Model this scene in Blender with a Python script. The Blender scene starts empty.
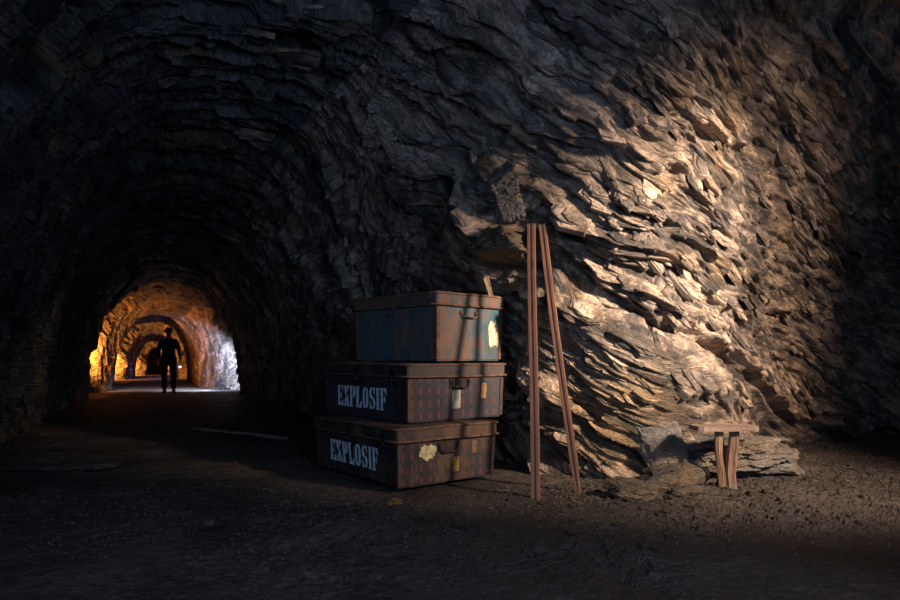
import bpy, bmesh, math, random
import numpy as np
from mathutils import Vector, Matrix, Euler
random.seed(7)
scene = bpy.context.scene
COL = scene.collection

# ------------------------------------------------------------------ camera, light, exposure
cam_d = bpy.data.cameras.new('camera'); cam = bpy.data.objects.new('camera', cam_d); COL.objects.link(cam)
cam.location = (0, 0, 1.0); cam.rotation_euler = (math.radians(90), 0, 0)
cam_d.sensor_width = 36; cam_d.lens = 26.0; cam_d.shift_y = 55/900; cam_d.clip_start = 0.02; cam_d.clip_end = 200
scene.camera = cam
scene.view_settings.view_transform = 'Standard'; scene.view_settings.look = 'None'
scene.view_settings.gamma = 1; scene.view_settings.use_curve_mapping = False
scene.view_settings.exposure = 0.0

w = bpy.data.worlds.new('world'); scene.world = w; w.use_nodes = True
w.node_tree.nodes['Background'].inputs[0].default_value = (0.25, 0.45, 1, 1)
w.node_tree.nodes['Background'].inputs[1].default_value = 0.004

def aim(o, tgt):
    o.rotation_euler = (Vector(tgt) - o.location).to_track_quat('-Z', 'Y').to_euler()
def spot(name, loc, tgt, power, color, angle, blend=1.0, radius=0.05):
    d = bpy.data.lights.new(name, 'SPOT'); o = bpy.data.objects.new(name, d); COL.objects.link(o)
    d.energy = power; d.color = color; d.spot_size = math.radians(angle); d.spot_blend = blend; d.shadow_soft_size = radius
    o.location = loc; aim(o, tgt); return o
def point(name, loc, power, color, radius=0.06):
    d = bpy.data.lights.new(name, 'POINT'); o = bpy.data.objects.new(name, d); COL.objects.link(o)
    d.energy = power; d.color = color; d.shadow_soft_size = radius; o.location = loc; return o
def area(name, loc, tgt, power, color, size):
    d = bpy.data.lights.new(name, 'AREA'); o = bpy.data.objects.new(name, d); COL.objects.link(o)
    d.energy = power; d.color = color; d.size = size; o.location = loc; aim(o, tgt); return o

AX = np.array([-0.418, 0.908]); RV = np.array([0.908, 0.418])
def LR(l, r, z=0.0):
    return (float(AX[0]*l + RV[0]*r), float(AX[1]*l + RV[1]*r), z)

spot('warm_work_light', (4.6, 1.6, 3.0), (1.95, 5.6, 1.05), 2500, (1.0, 0.76, 0.58), 58, 1.0, 0.22)
spot('warm_work_light_core', (4.5, 1.5, 3.05), (1.80, 5.3, 1.66), 4000, (1.0, 0.82, 0.66), 32, 1.0, 0.20)
spot('warm_floor_fill', (3.6, 0.2, 3.2), (1.0, 3.5, 0.0), 95, (1.0, .74, .56), 78, 1.0, .3)  # unseen warm fill, added to lift the foreground floor
area('blue_fill', (-2.2, -1.2, 2.6), (-1.5, 6.5, 1.8), 52, (0.36, 0.58, 1.0), 1.4)  # blue fill standing in for skylight from behind the camera
area('blue_fill', (1.4, -0.8, 1.7), (-3.6, 7.0, 2.4), 70, (0.36, 0.58, 1.0), 1.2)  # second blue fill, added to bring up the dark left wall and vault
# lamps standing in the tunnel niches, and a spot added for the floor
spot('orange_tunnel_lamp', LR(18.95, -1.42, 0.85), LR(20.2, -1.25, 1.25), 620, (1.0, 0.32, 0.05), 145, .5, .06)
spot('white_tunnel_light', LR(18.95, 1.60, 0.75), LR(20.0, 1.9, .40), 240, (0.48, 0.62, 1.0), 160, .5, .06)
spot('orange_tunnel_lamp', LR(28.9, -1.45, 0.5), LR(30.2, -.6, 1.0), 600, (1.0, 0.36, 0.06), 165, .3, .06)
spot('orange_tunnel_lamp', LR(34.9, -0.85, 0.35), LR(35.8, -.2, .6), 300, (1.0, 0.36, 0.06), 165, .3, .06)
spot('white_tunnel_light', LR(19.05, 1.75, 1.1), LR(19.9, .9, 0), 1100, (0.62, 0.74, 1.0), 75, .9, .06)  # extra spot without a lamp, added to whiten the tunnel floor
point('violet_tunnel_lamp', LR(32.0, 0.3, 0.5), 14, (0.25, 0.22, 1.0))

# ------------------------------------------------------------------ numpy noise
def _hash(i, j, k, s):
    n = (i*374761393 + j*668265263 + k*2147483647 + s*1274126177) & 0xFFFFFFFF
    n = ((n ^ (n >> 13))*1274126177) & 0xFFFFFFFF
    n = ((n ^ (n >> 16))*2246822519) & 0xFFFFFFFF
    return (n ^ (n >> 15)) & 0xFFFFFFFF
def h01(i, j, k, s): return _hash(i, j, k, s).astype(np.float32)/np.float32(4294967295.0)
def vnoise(P, scale, seed=0):
    """value noise -1..1, P (...,3)"""
    Q = P/scale
    I = np.floor(Q).astype(np.int64); F = (Q - I).astype(np.float32); U = F*F*F*(F*(F*6-15)+10)
    r = 0
    for dx in (0, 1):
        wx = U[..., 0] if dx else 1-U[..., 0]
        for dy in (0, 1):
            wy = U[..., 1] if dy else 1-U[..., 1]
            for dz in (0, 1):
                wz = U[..., 2] if dz else 1-U[..., 2]
                r = r + wx*wy*wz*h01(I[..., 0]+dx, I[..., 1]+dy, I[..., 2]+dz, seed)
    return r*2-1
def fbm(P, scale, seed=0, oct=4, gain=0.5):
    a = 1.0; r = 0; t = 0
    for o in range(oct):
        r = r + a*vnoise(P + 13.7*o, scale/(2.03**o), seed+o*31); t += a; a *= gain
    return r/t
def facets(Q, seed, tilt=0.9):
    """broken slabs: every cell of a jittered lattice is a flat, tilted facet with its own height"""
    I = np.floor(Q).astype(np.int64)
    best = np.full(Q.shape[:-1], 1e9, np.float32); sec = best.copy(); tone = np.zeros(Q.shape[:-1], np.float32); val = np.zeros(Q.shape[:-1], np.float32)
    for dx in (-1, 0, 1):
        for dy in (-1, 0, 1):
            for dz in (-1, 0, 1):
                i = I[..., 0]+dx; j = I[..., 1]+dy; k = I[..., 2]+dz
                ox = Q[..., 0]-(i+h01(i, j, k, seed)); oy = Q[..., 1]-(j+h01(i, j, k, seed+1)); oz = Q[..., 2]-(k+h01(i, j, k, seed+2))
                d = (ox*ox+oy*oy+oz*oz).astype(np.float32)
                v = (h01(i, j, k, seed+3)*2-1) + tilt*(ox*(h01(i, j, k, seed+4)-.5) + oy*(h01(i, j, k, seed+5)-.5) - oz*(0.40+0.6*h01(i, j, k, seed+6)))
                m = d < best
                sec = np.where(m, best, np.minimum(sec, d)); val = np.where(m, v, val); tone = np.where(m, h01(i, j, k, seed+7), tone); best = np.where(m, d, best)
    facets.tone = tone
    return val, np.sqrt(sec)-np.sqrt(best)
def sstep(a, b, x):
    t = np.clip((x-a)/(b-a), 0, 1); return t*t*(3-2*t)

N1 = np.array([0.50, -0.32, 0.80]); N1 /= np.linalg.norm(N1)
N2 = np.array([-0.22, 0.80, 0.45]); N2 /= np.linalg.norm(N2)
def frame(n):
    a = np.cross(n, [0, 1, 0]) if abs(n[1]) < .7 else np.cross(n, [0, 0, 1]); a /= np.linalg.norm(a); b = np.cross(n, a); return a, b
A1, B1 = frame(N1); A2, B2 = frame(N2)
def rockco(P):
    """coordinates that follow the rock's bedding (a, b along it, h across), in the chamber and in the drift"""
    warp = 0.20*np.stack([fbm(P, 1.3, 91, 3), fbm(P, 1.3, 191, 3), fbm(P, 1.1, 291, 3)], -1) + .014*np.stack([fbm(P, .25, 92, 2), fbm(P, .25, 192, 2), fbm(P, .22, 292, 2)], -1)
    Pw = P + warp
    wgt = sstep(-1.3, 0.1, P[..., 0] + 0.25*fbm(P, 1.0, 5, 2))
    return np.stack([Pw@A1, Pw@B1, Pw@N1], -1), np.stack([Pw@A2, Pw@B2, Pw@N2], -1), wgt
def blocks(Q, size, seed, edge=.10, crack=.22):
    f, e = facets(Q/np.array(size), seed)
    s1 = sstep(0, edge, e)
    return f*(.35+.65*s1) - crack*(1-sstep(0, edge*.6, e))
def strata(Q):
    b = 0.10*blocks(Q, (1.6, 0.9, 0.27), 11, .04, .3)
    m = 0.058*blocks(Q, (0.52, 0.34, 0.085), 41, .035, .3); t1 = facets.tone
    s_ = 0.034*blocks(Q, (0.24, 0.15, 0.042), 71, .04, .2); t2 = facets.tone
    return b + m, s_ + 0.010*blocks(Q, (0.09, 0.07, 0.026), 101, .1, 0), t1, t2
def both(fn, QA, QB, wgt):
    """evaluate in each bedding frame only where that frame counts"""
    out = []
    sa = wgt > 0; sb = wgt < 1
    ra = fn(QA[sa]); rb = fn(QB[sb])
    for a, b in zip(ra, rb):
        r = np.zeros(wgt.shape); r[sa] += a*wgt[sa]; r[sb] += b*(1-wgt[sb]); out.append(r)
    return out
# main open crevice and the smooth slab below it, on the chamber wall (x, z)
CRX = np.array([.6, .9, 1.2, 1.53, 2.0, 2.43, 3.0, 3.6, 4.5]); CRZ = np.array([2.0, 1.82, 1.57, 1.34, 1.2, 1.08, .75, .34, .1])
def rock_disp(P, detail=1.0):
    QA, QB, wgt = rockco(P)
    big, small, t1, t2 = both(strata, QA, QB, wgt)
    Q = np.where(wgt[..., None] > .5, QA, QB); rock_disp.tone = np.stack([t1, t2, t1*0], -1)
    ch = sstep(-0.2, 0.6, P[..., 0])*(P[..., 1] > 3.5)          # on the chamber wall
    zc = np.interp(P[..., 0], CRX, CRZ)
    below = zc + 0.05*fbm(P, 0.4, 77, 2) - P[..., 2]
    slab = ch*sstep(0.02, 0.12, below)*(1-sstep(0.75, 1.1, below))*sstep(-.35, .15, fbm(P, .8, 303, 2)+.25)
    am = 0.65+0.5*fbm(P, .9, 401, 2)
    calm = sstep(1.5, 2.3, P[..., 0])*sstep(1.1, 1.8, P[..., 2])*(P[..., 1] > 1)
    d = big*(1-0.55*slab)*(1-.4*calm) + small*am*(1-.4*slab)
    d = d + 0.12*fbm(P, 1.7, 7, 3) + 0.02*fbm(P, .12, 9, 3)
    # crevice: deep undercut beneath the overhanging slab edge
    g = np.exp(-((below-0.05)/0.055)**2)*ch*sstep(0.55, 0.8, P[..., 0])
    lip = sstep(-0.45, -0.03, below)*(below < 0)*ch*sstep(0.55, 0.9, P[..., 0])
    wide = sstep(1.3, 3.0, P[..., 0])
    d = d - (0.10+.07*wide)*g + (.05*wide)*lip
    d = d + .20*sstep(.03, .35, below)*ch*sstep(.6, .85, P[..., 0])*(1-sstep(1.9, 2.8, P[..., 0]))*(.35+.65*sstep(.1, .8, P[..., 2]))
    return d, Q

def mesh_from_grid(name, V, keep=None, co=None, flip=False, tone=None):
    n, m = V.shape[:2]
    idx = np.arange(n*m).reshape(n, m)
    q = np.stack([idx[:-1, :-1], idx[1:, :-1], idx[1:, 1:], idx[:-1, 1:]], -1)
    if flip: q = q[..., ::-1]
    if keep is not None: q = q[keep]
    q = q.reshape(-1, 4)
    used, inv = np.unique(q, return_inverse=True); q = inv.reshape(-1, 4)
    VV = V.reshape(-1, 3)[used]
    me = bpy.data.meshes.new(name)
    me.vertices.add(len(VV)); me.vertices.foreach_set('co', VV.astype(np.float32).ravel())
    me.loops.add(q.size); me.loops.foreach_set('vertex_index', q.astype(np.int32).ravel())
    me.polygons.add(len(q)); me.polygons.foreach_set('loop_start', (np.arange(len(q))*4).astype(np.int32))
    me.update(calc_edges=True)
    me.polygons.foreach_set('use_smooth', np.zeros(len(q), bool))
    if co is not None:
        at = me.attributes.new('rockco', 'FLOAT_VECTOR', 'POINT')
        at.data.foreach_set('vector', co.reshape(-1, 3)[used].astype(np.float32).ravel())
    if tone is not None:
        at = me.attributes.new('tone', 'FLOAT_VECTOR', 'POINT')
        at.data.foreach_set('vector', tone.reshape(-1, 3)[used].astype(np.float32).ravel())
    o = bpy.data.objects.new(name, me); COL.objects.link(o); return o

# ------------------------------------------------------------------ materials
class NT:
    def __init__(s, name):
        s.m = bpy.data.materials.new(name); s.m.use_nodes = True; s.t = s.m.node_tree; s.b = s.t.nodes['Principled BSDF']
    def n(s, typ, **kw):
        nd = s.t.nodes.new(typ)
        for k, v in kw.items():
            if k.startswith('_'): nd.inputs[int(k[1:])].default_value = v
            elif k.startswith('i_'): nd.inputs[k[2:].replace('_', ' ')].default_value = v
            else: setattr(nd, k, v)
        return nd
    def l(s, a, b): s.t.links.new(a, b)
    def noise(s, co, scale, detail=4, rough=.55, dist=0.0):
        nd = s.n('ShaderNodeTexNoise'); nd.inputs['Scale'].default_value = scale; nd.inputs['Detail'].default_value = detail
        nd.inputs['Roughness'].default_value = rough; nd.inputs['Distortion'].default_value = dist; s.l(co, nd.inputs['Vector']); return nd.outputs[0]
    def ramp(s, f, stops):
        nd = s.n('ShaderNodeValToRGB'); cr = nd.color_ramp
        while len(cr.elements) < len(stops): cr.elements.new(0.5)
        for e, (p, c) in zip(cr.elements, stops):
            e.position = p; e.color = (c, c, c, 1) if not isinstance(c, tuple) else (*c, 1)
        s.l(f, nd.inputs[0]); return nd.outputs[0]
    def mix(s, f, a, b, typ='MIX'):
        nd = s.n('ShaderNodeMix', data_type='RGBA', blend_type=typ)
        for sock, v in ((nd.inputs[0], f), (nd.inputs[6], a), (nd.inputs[7], b)):
            if isinstance(v, (int, float)): sock.default_value = v
            elif isinstance(v, tuple): sock.default_value = (*v, 1)
            else: s.l(v, sock)
        return nd.outputs[2]
    def math(s, op, a, b=None, c=None):
        nd = s.n('ShaderNodeMath', operation=op)
        for sock, v in zip(nd.inputs, (a, b, c)):
            if v is None: continue
            if isinstance(v, (int, float)): sock.default_value = v
            else: s.l(v, sock)
        return nd.outputs[0]
    def mapv(s, co, scale=(1, 1, 1), rot=(0, 0, 0), loc=(0, 0, 0)):
        nd = s.n('ShaderNodeMapping'); nd.inputs[1].default_value = loc; nd.inputs[2].default_value = rot; nd.inputs[3].default_value = scale
        s.l(co, nd.inputs[0]); return nd.outputs[0]
    def bump(s, h, strength=.5, dist=.01, prev=None):
        nd = s.n('ShaderNodeBump'); nd.inputs['Strength'].default_value = strength; nd.inputs['Distance'].default_value = dist
        s.l(h, nd.inputs['Height'])
        if prev: s.l(prev, nd.inputs['Normal'])
        return nd.outputs[0]
    def set(s, name, v):
        if isinstance(v, (int, float)): s.b.inputs[name].default_value = v
        elif isinstance(v, tuple): s.b.inputs[name].default_value = (*v, 1)
        else: s.l(v, s.b.inputs[name])
def OBJ(t): return t.n('ShaderNodeTexCoord').outputs['Object']

def rock_material(name, attr=True, dark=(.026, .026, .028), mid=(.120, .095, .076), light=(.50, .385, .29), bias=.02, rough=.52):
    t = NT(name)
    co = t.n('ShaderNodeAttribute', attribute_name='rockco').outputs['Vector'] if attr else OBJ(t)
    an = t.mapv(co, (1, 1, 3.2))
    n1 = t.noise(an, .9, 6, .62, .4); n2 = t.noise(an, 5.5, 6, .6, .3); n3 = t.noise(co, 2.0, 3, .5)
    s = t.math('ADD', t.math('MULTIPLY', n1, .55), t.math('MULTIPLY', n2, .45))
    c = t.ramp(s, [(.36-bias, dark), (.47-bias, mid), (.58-bias, light), (.70-bias, tuple(min(1, v*1.35) for v in light))])
    c = t.mix(t.ramp(n3, [(.52, 0), (.66, .75)]), c, t.mix(.5, c, (.34, .21, .08)))
    if attr:      # ochre staining low on the chamber wall
        ob = OBJ(t); vd = t.n('ShaderNodeVectorMath', operation='DISTANCE'); t.l(t.mapv(ob, (1, .5, 1)), vd.inputs[0]); vd.inputs[1].default_value = (1.15, 2.5, .45)
        q = t.math('ADD', vd.outputs['Value'], t.math('MULTIPLY', t.math('SUBTRACT', n2, .5), 1.6))
        c = t.mix(t.ramp(q, [(.30, .65), (.62, 0)]), c, t.mix(t.ramp(n2, [(.4, 0), (.6, 1)]), (.20, .15, .09), (.48, .31, .12)))
    fine = t.noise(t.mapv(co, (1, 1, 2.6)), 42, 5, .6)
    c = t.mix(1.0, c, t.ramp(fine, [(.3, .45), (.62, 1.15)]), 'MULTIPLY')
    bed = t.noise(t.mapv(co, (1, 1, 9)), 9, 6, .66)
    c = t.mix(1.0, c, t.ramp(bed, [(.38, .62), (.50, 1.0)]), 'MULTIPLY')
    if attr:      # every slab of slate has its own tone
        tn = t.n('ShaderNodeSeparateXYZ'); t.l(t.n('ShaderNodeAttribute', attribute_name='tone').outputs['Vector'], tn.inputs[0])
        tt = t.math('ADD', t.math('MULTIPLY', tn.outputs[0], .5), t.math('MULTIPLY', tn.outputs[1], .5))
        c = t.mix(1.0, c, t.ramp(tt, [(.22, (.42, .42, .45)), (.5, (.85, .82, .80)), (.8, (1.2, 1.12, 1.05))]), 'MULTIPLY')
    t.set('Base Color', c)
    t.set('Roughness', t.ramp(n2, [(.35, rough-.14), (.65, rough+.2)])); t.set('Specular IOR Level', .5)
    hh = t.math('ADD', t.noise(t.mapv(co, (1, 1, 4)), 16, 7, .62, .5), t.math('ADD', t.math('MULTIPLY', fine, .3), t.math('MULTIPLY', bed, .4)))
    t.set('Normal', t.bump(hh, 1.0, .05))
    return t.m
M = {}
M['rock'] = rock_material('rock_wall')
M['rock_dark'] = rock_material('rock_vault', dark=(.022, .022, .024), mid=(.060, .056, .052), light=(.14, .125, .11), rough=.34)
M['stone'] = rock_material('loose_stone', attr=False, dark=(.05, .045, .04), mid=(.13, .10, .075), light=(.24, .19, .14), bias=-.02, rough=.7)
M['stone_grey'] = rock_material('grey_stone', attr=False, dark=(.07, .068, .066), mid=(.17, .155, .14), light=(.30, .27, .23), rough=.7)

M['rock_out'] = rock_material('ochre_outcrop', attr=False, dark=(.06, .045, .03), mid=(.17, .12, .07), light=(.30, .22, .13), rough=.65)
M['ochre_stone'] = rock_material('ochre_stone', attr=False, dark=(.03, .03, .03), mid=(.22, .13, .04), light=(.5, .30, .06), bias=.03)

def floor_material():
    t = NT('cave_floor'); co = OBJ(t)
    n1 = t.noise(co, 1.1, 5, .6, .4); n2 = t.noise(co, 14, 6, .65); n3 = t.noise(co, 60, 4, .6)
    c = t.ramp(n1, [(.32, (.036, .028, .023)), (.5, (.064, .048, .038)), (.68, (.105, .078, .060))])
    c = t.mix(1.0, c, t.ramp(n2, [(.3, .45), (.65, 1.25)]), 'MULTIPLY')
    c = t.mix(1.0, c, t.ramp(n3, [(.3, .6), (.7, 1.2)]), 'MULTIPLY')
    t.set('Base Color', c)
    t.set('Roughness', t.ramp(n1, [(.35, .55), (.6, .9)]))
    vor = t.n('ShaderNodeTexVoronoi'); vor.inputs['Scale'].default_value = 26; t.l(t.mapv(co, (1, 1.3, 1)), vor.inputs['Vector'])
    h = t.math('ADD', t.math('MULTIPLY', n2, 1.0), t.math('ADD', t.math('MULTIPLY', n3, .35), t.math('MULTIPLY', vor.outputs[0], -.35)))
    t.set('Normal', t.bump(h, 1.0, .03)); return t.m
M['floor'] = floor_material()

# ------------------------------------------------------------------ the mine: profile tables
#      l     r_left r_right height
TP = np.array([
 (7.5,  -1.50, 2.50, 3.40), (12.0, -1.50, 2.45, 3.25), (15.4, -1.45, 2.25, 3.00), (16.6, -1.50, 2.30, 3.05), (17.3, -1.33, 2.04, 2.76),
 (17.6, -1.60, 2.35, 2.95), (17.8, -1.85, 2.50, 3.10), (19.05, -1.90, 2.50, 3.10), (19.5, -1.32, 2.15, 2.60), (20.1, -1.02, 1.80, 2.30), (21.4, -1.06, 1.42, 2.20),
 (22.0, -1.30, 1.40, 2.35), (26.0, -1.35, 1.45, 2.45), (27.8, -1.26, 1.31, 2.30), (28.1, -1.55, 1.6, 2.6), (28.4, -1.75, 1.70, 2.70), (29.0, -1.75, 1.6, 2.7),
 (29.5, -.95, 1.1, 2.1), (30.2, -.70, 1.1, 1.9), (31.0, -.80, 1.2, 2.0), (33.6, -.80, 1.2, 1.95), (34.3, -.66, .9, 1.62), (34.6, -1.05, 1.1, 1.9),
 (35.1, -1.05, 1.1, 1.9), (35.5, -.25, .7, 1.4), (36.8, -.2, .5, 1.3)])
def tun(l): return [np.interp(l, TP[:, 0], TP[:, k]) for k in (1, 2, 3)]
# chamber knots: right base, crown, left base, crown height
KN = np.array([
 (-0.865, 7.855,  -2.68, 7.02,  -4.50, 6.18, 3.40),
 (-0.24, 6.75,  -2.0, 5.7,  -3.95, 5.0, 3.50),
 (0.32, 6.20,  -1.5, 4.9,   -3.8, 4.3, 3.60),
 (0.70, 5.80,  -1.1, 4.0,   -3.7, 3.5, 3.65),
 (1.04, 5.42,  -.60, 3.3,   -3.6, 2.9, 3.75),
 (1.65, 5.22,  -.20, 2.5,   -3.6, 2.0, 3.9),
 (2.60, 5.85,   .20, 1.8,   -3.6, 1.2, 4.0),
 (3.40, 6.75,   .80, 1.4,   -3.6, .5, 4.1),
 (4.60, 7.45,   1.6, 1.0,   -3.6, -.2, 4.3),
 (6.40, 7.7,    2.6, .6,    -3.6, -1.0, 4.5),
 (8.80, 6.9,    3.6, .1,    -3.6, -1.8, 4.7),
 (10.4, 3.5,    4.2, -1.2,  -3.6, -2.4, 4.7),
 (10.2, -3.0,   4.2, -3.2,  -3.6, -3.2, 4.7)])
def catmull(K, u):
    i = np.clip(np.floor(u).astype(int), 0, len(K)-2); f = (u-i)[:, None]
    p0 = K[np.clip(i-1, 0, None)]; p1 = K[i]; p2 = K[i+1]; p3 = K[np.clip(i+2, None, len(K)-1)]
    m1 = (p2-p0)/2; m2 = (p3-p1)/2
    return (2*f**3-3*f**2+1)*p1 + (f**3-2*f**2+f)*m1 + (-2*f**3+3*f**2)*p2 + (f**3-f**2)*m2
def rows(step_far, step_mid, step_near, step_ch, step_back, col):
    ls = np.concatenate([np.arange(36.8, 20.5, -step_far), np.arange(20.5, 16.5, -step_mid), np.arange(16.5, 7.5, -step_near)])
    rl, rr, H = tun(ls); rc = (rl+rr)/2
    mk = lambda r: ls[:, None]*AX + r[:, None]*RV
    T = np.concatenate([mk(rr), mk(rc), mk(rl), H[:, None]], 1)
    us = np.linspace(0, len(KN)-1, 6000); C = catmull(KN, us)
    seg = np.linalg.norm(np.diff(C[:, col:col+2], axis=0), axis=1); st = np.where((us[1:] < 8.6), step_ch, step_back)
    cum = np.concatenate([[0], np.cumsum(seg/st)]); cu = np.interp(np.arange(0, cum[-1], 1), cum, us)
    return np.concatenate([T, catmull(KN, cu)], 0)
def sheet(R, nt, side, pw=0.62):
    nd = int(nt*.78); t = np.concatenate([np.linspace(0, .62, nd, endpoint=False), np.linspace(.62, 1, nt-nd)])
    th = t*math.pi/2
    kx = 1-np.cos(th)**1.0; kz = np.sin(th)
    # straight lower wall, then the vault
    kx = np.where(True, (1-np.clip(np.cos(th), 0, 1)**0.85), 0); kz = kz**0.92
    B = R[:, 0:2] if side == 'R' else R[:, 4:6]; Cc = R[:, 2:4]; H = R[:, 6]
    X = B[:, None, :] + (Cc-B)[:, None, :]*kx[None, :, None]
    Z = -0.12 + (H[:, None]+0.12)*kz[None, :]
    return np.concatenate([X, Z[..., None]], -1), t
def normals(P, sgn):
    ds = np.gradient(P, axis=0); dt = np.gradient(P, axis=1)
    N = np.cross(ds, dt); N /= np.maximum(np.linalg.norm(N, axis=-1, keepdims=True), 1e-9); return N*sgn

def build_wall(side, R, nt, detail):
    P, t = sheet(R, nt, side)
    N = normals(P, 1 if side == 'R' else -1)
    up = sstep(.80, .98, t)[None, :, None]
    N = N*(1-up) + np.array([0, 0, -1.0])*up; N /= np.linalg.norm(N, axis=-1, keepdims=True)
    d, Q = rock_disp(P, detail)
    far = sstep(8, 16, P[..., 1]); d = d*(1-.62*far)
    d = d*(0.35+0.65*sstep(0, .5, P[..., 2])) if side == 'L' else d
    if side == 'R':      # the wall's corner swells out above the trunks
        q = (P-np.array((.50, 5.75, 2.22)))/np.array((.52, .8, .66)); q = np.sqrt((q**2).sum(-1)) + .25*fbm(P, .5, 611, 2)
        d = d + .50*(1-sstep(.35, 1.15, q))*sstep(1.5, 1.72, P[..., 2])
    # take the stair-steps out of the broken edges, along the bedding only
    acc = d*2; wsum = 2.0
    for di, dj in ((1, -1), (2, -1), (3, -2), (5, -3)):
        acc = acc + np.roll(np.roll(d, di, 0), dj, 1) + np.roll(np.roll(d, -di, 0), -dj, 1); wsum += 2
    sm = acc/wsum; sm[:6] = d[:6]; sm[-6:] = d[-6:]; sm[:, :4] = d[:, :4]; sm[:, -4:] = d[:, -4:]
    ch = (sstep(-.3, .2, P[..., 0])*(P[..., 1] > 3.5))
    d = sm*ch + d*(1-ch)
    V = P + N*d[..., None]
    build_wall.N = N; build_wall.d = d
    return V, Q, t, rock_disp.tone
RR = rows(.08, .05, .04, .0088, .12, 0); RL = rows(.08, .05, .04, .02, .12, 0)
VR, QR, tr, TRN = build_wall('R', RR, 520, 1.0); NR = build_wall.N
VL, QL, tl, TLN = build_wall('L', RL, 260, 0.0); NL = build_wall.N
VR[:, -1] = VR[:, -1]
def struct(o, mat, kind='structure'):
    o.data.materials.append(mat); o['kind'] = kind; return o
k = int(520*.87); struct(mesh_from_grid('wall_right', VR[:, :k+1], None, QR[:, :k+1], tone=TRN[:, :k+1]), M['rock'])
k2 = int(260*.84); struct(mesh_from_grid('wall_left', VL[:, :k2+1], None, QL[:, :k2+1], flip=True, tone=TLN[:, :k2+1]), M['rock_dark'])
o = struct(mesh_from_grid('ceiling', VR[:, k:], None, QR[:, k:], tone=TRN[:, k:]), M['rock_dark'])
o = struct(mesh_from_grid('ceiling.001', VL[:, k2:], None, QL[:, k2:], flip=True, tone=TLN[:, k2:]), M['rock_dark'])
# far end of the drift
g = np.stack(np.meshgrid(np.linspace(-2.2, 2.2, 60), np.linspace(-.1, 2.6, 40), indexing='ij'), -1)
FP = np.stack([AX[0]*36.7 + RV[0]*g[..., 0], AX[1]*36.7 + RV[1]*g[..., 0], g[..., 1]], -1)
d, Q = rock_disp(FP, 0); FP[..., 0] += AX[0]*-d*.8; FP[..., 1] += AX[1]*-d*.8
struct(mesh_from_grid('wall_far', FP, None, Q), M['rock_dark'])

# plates of slate standing proud of the bedding, part of the rock face
def slate_plates(name, V, N, Q, sel, count, seed, alpha, bed, smin, smax, mat, skip=None, power=2.2):
    rg = np.random.RandomState(seed); ii, jj = np.nonzero(sel)
    # area-weighted picks
    du = np.linalg.norm(np.diff(V, axis=0, append=V[-1:]), axis=-1); dv = np.linalg.norm(np.diff(V, axis=1, append=V[:, -1:]), axis=-1)
    wt = np.minimum(du, .15)[ii, jj]*np.minimum(dv, .15)[ii, jj]; wt /= wt.sum()
    pk = rg.choice(len(ii), count, p=wt)
    vs = []; fs = []; qs = []; ts = []; off = 0
    for p in pk:
        i, j = ii[p], jj[p]; c = V[i, j]; n = N[i, j]
        if skip is not None and skip(c, rg): continue
        cn = n*alpha + bed*(1-alpha) + rg.normal(0, .075, 3); cn /= np.linalg.norm(cn)
        la = np.array([1, 0, -.58]) if c[0] > -.3 else np.cross(cn, n) + rg.normal(0, .3, 3)
        la = la - cn*la.dot(cn) + 0; la /= np.linalg.norm(la); lb = np.cross(cn, la)
        a = smin + (smax-smin)*rg.rand()**power; b = a*rg.uniform(.28, .60); layers = rg.randint(1, 4)
        th = b*rg.uniform(.10, .20); c = c - n*(b*.24) + n*rg.uniform(-.015, .006)
        m = rg.randint(5, 9); an = np.sort((np.arange(m)+rg.uniform(-.33, .33, m))/m*2*np.pi); rad = rg.uniform(.72, 1.1, m)
        ring = np.stack([np.cos(an)*rad*a, np.sin(an)*rad*b], 1); tone = rg.rand(); z = -th*2.0
        for L in range(layers):
            sc_ = 1-.22*L*rg.uniform(.5, 1.2); sh = rg.uniform(-.16, .16, 2)*np.array([a, b])*L
            r0 = ring*sc_ + sh + rg.normal(0, .02*a, ring.shape); h = th*(3.0 if L == 0 else rg.uniform(.6, 1.3))
            r1 = r0*rg.uniform(.90, .97) + sh*.1
            tl = rg.normal(0, .05, 2)
            z1 = z + h + r1@tl
            pts = np.concatenate([c + r0[:, :1]*la + r0[:, 1:]*lb + z*cn, c + r1[:, :1]*la + r1[:, 1:]*lb + z1[:, None]*cn])
            vs.append(pts); mm = m
            for k_ in range(mm):
                k2_ = (k_+1) % mm; fs.append((off+k_, off+k2_, off+mm+k2_, off+mm+k_))
            fs.append(tuple(off+mm+k_ for k_ in range(mm)))
            qs.append(np.repeat(Q[i, j][None], 2*mm, 0) + np.concatenate([r0, r1])@np.array([[1, 0, 0], [0, 1, 0]]) + np.array([0, 0, 1.0])*np.repeat([z, z+h], mm)[:, None])
            ts.append(np.tile([tone, np.clip(tone+rg.normal(0, .2), 0, 1), 0], (2*mm, 1))); off += 2*mm; z = z + h*.96
    VV = np.concatenate(vs); me = bpy.data.meshes.new(name); me.from_pydata(VV.tolist(), [], fs); me.update()
    for nm, arr in (('rockco', np.concatenate(qs)), ('tone', np.concatenate(ts))):
        at = me.attributes.new(nm, 'FLOAT_VECTOR', 'POINT'); at.data.foreach_set('vector', arr.astype(np.float32).ravel())
    o = bpy.data.objects.new(name, me); COL.objects.link(o); return struct(o, mat)
def skip_slab(c, rg):
    z0 = np.interp(c[0], CRX, CRZ)
    if z0-.10 < c[2] < z0+.03 and .9 < c[0]: return True
    if c[2] < .35: return rg.rand() < .8
    smooth = 0 < z0-c[2] < .28 and c[0] < 1.5 or (c[0] > 2.7 and 0 < z0-c[2] < .7)
    calm = c[0] > 1.5 and c[2] > 1.7
    return rg.rand() < (.85 if smooth else (.5 if calm else .15))
def skip_all(c, rg):      # keep the corner by the stool and the boulder clear
    return skip_slab(c, rg) or (1.5 < c[0] < 2.7 and c[2] < .62)
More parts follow.
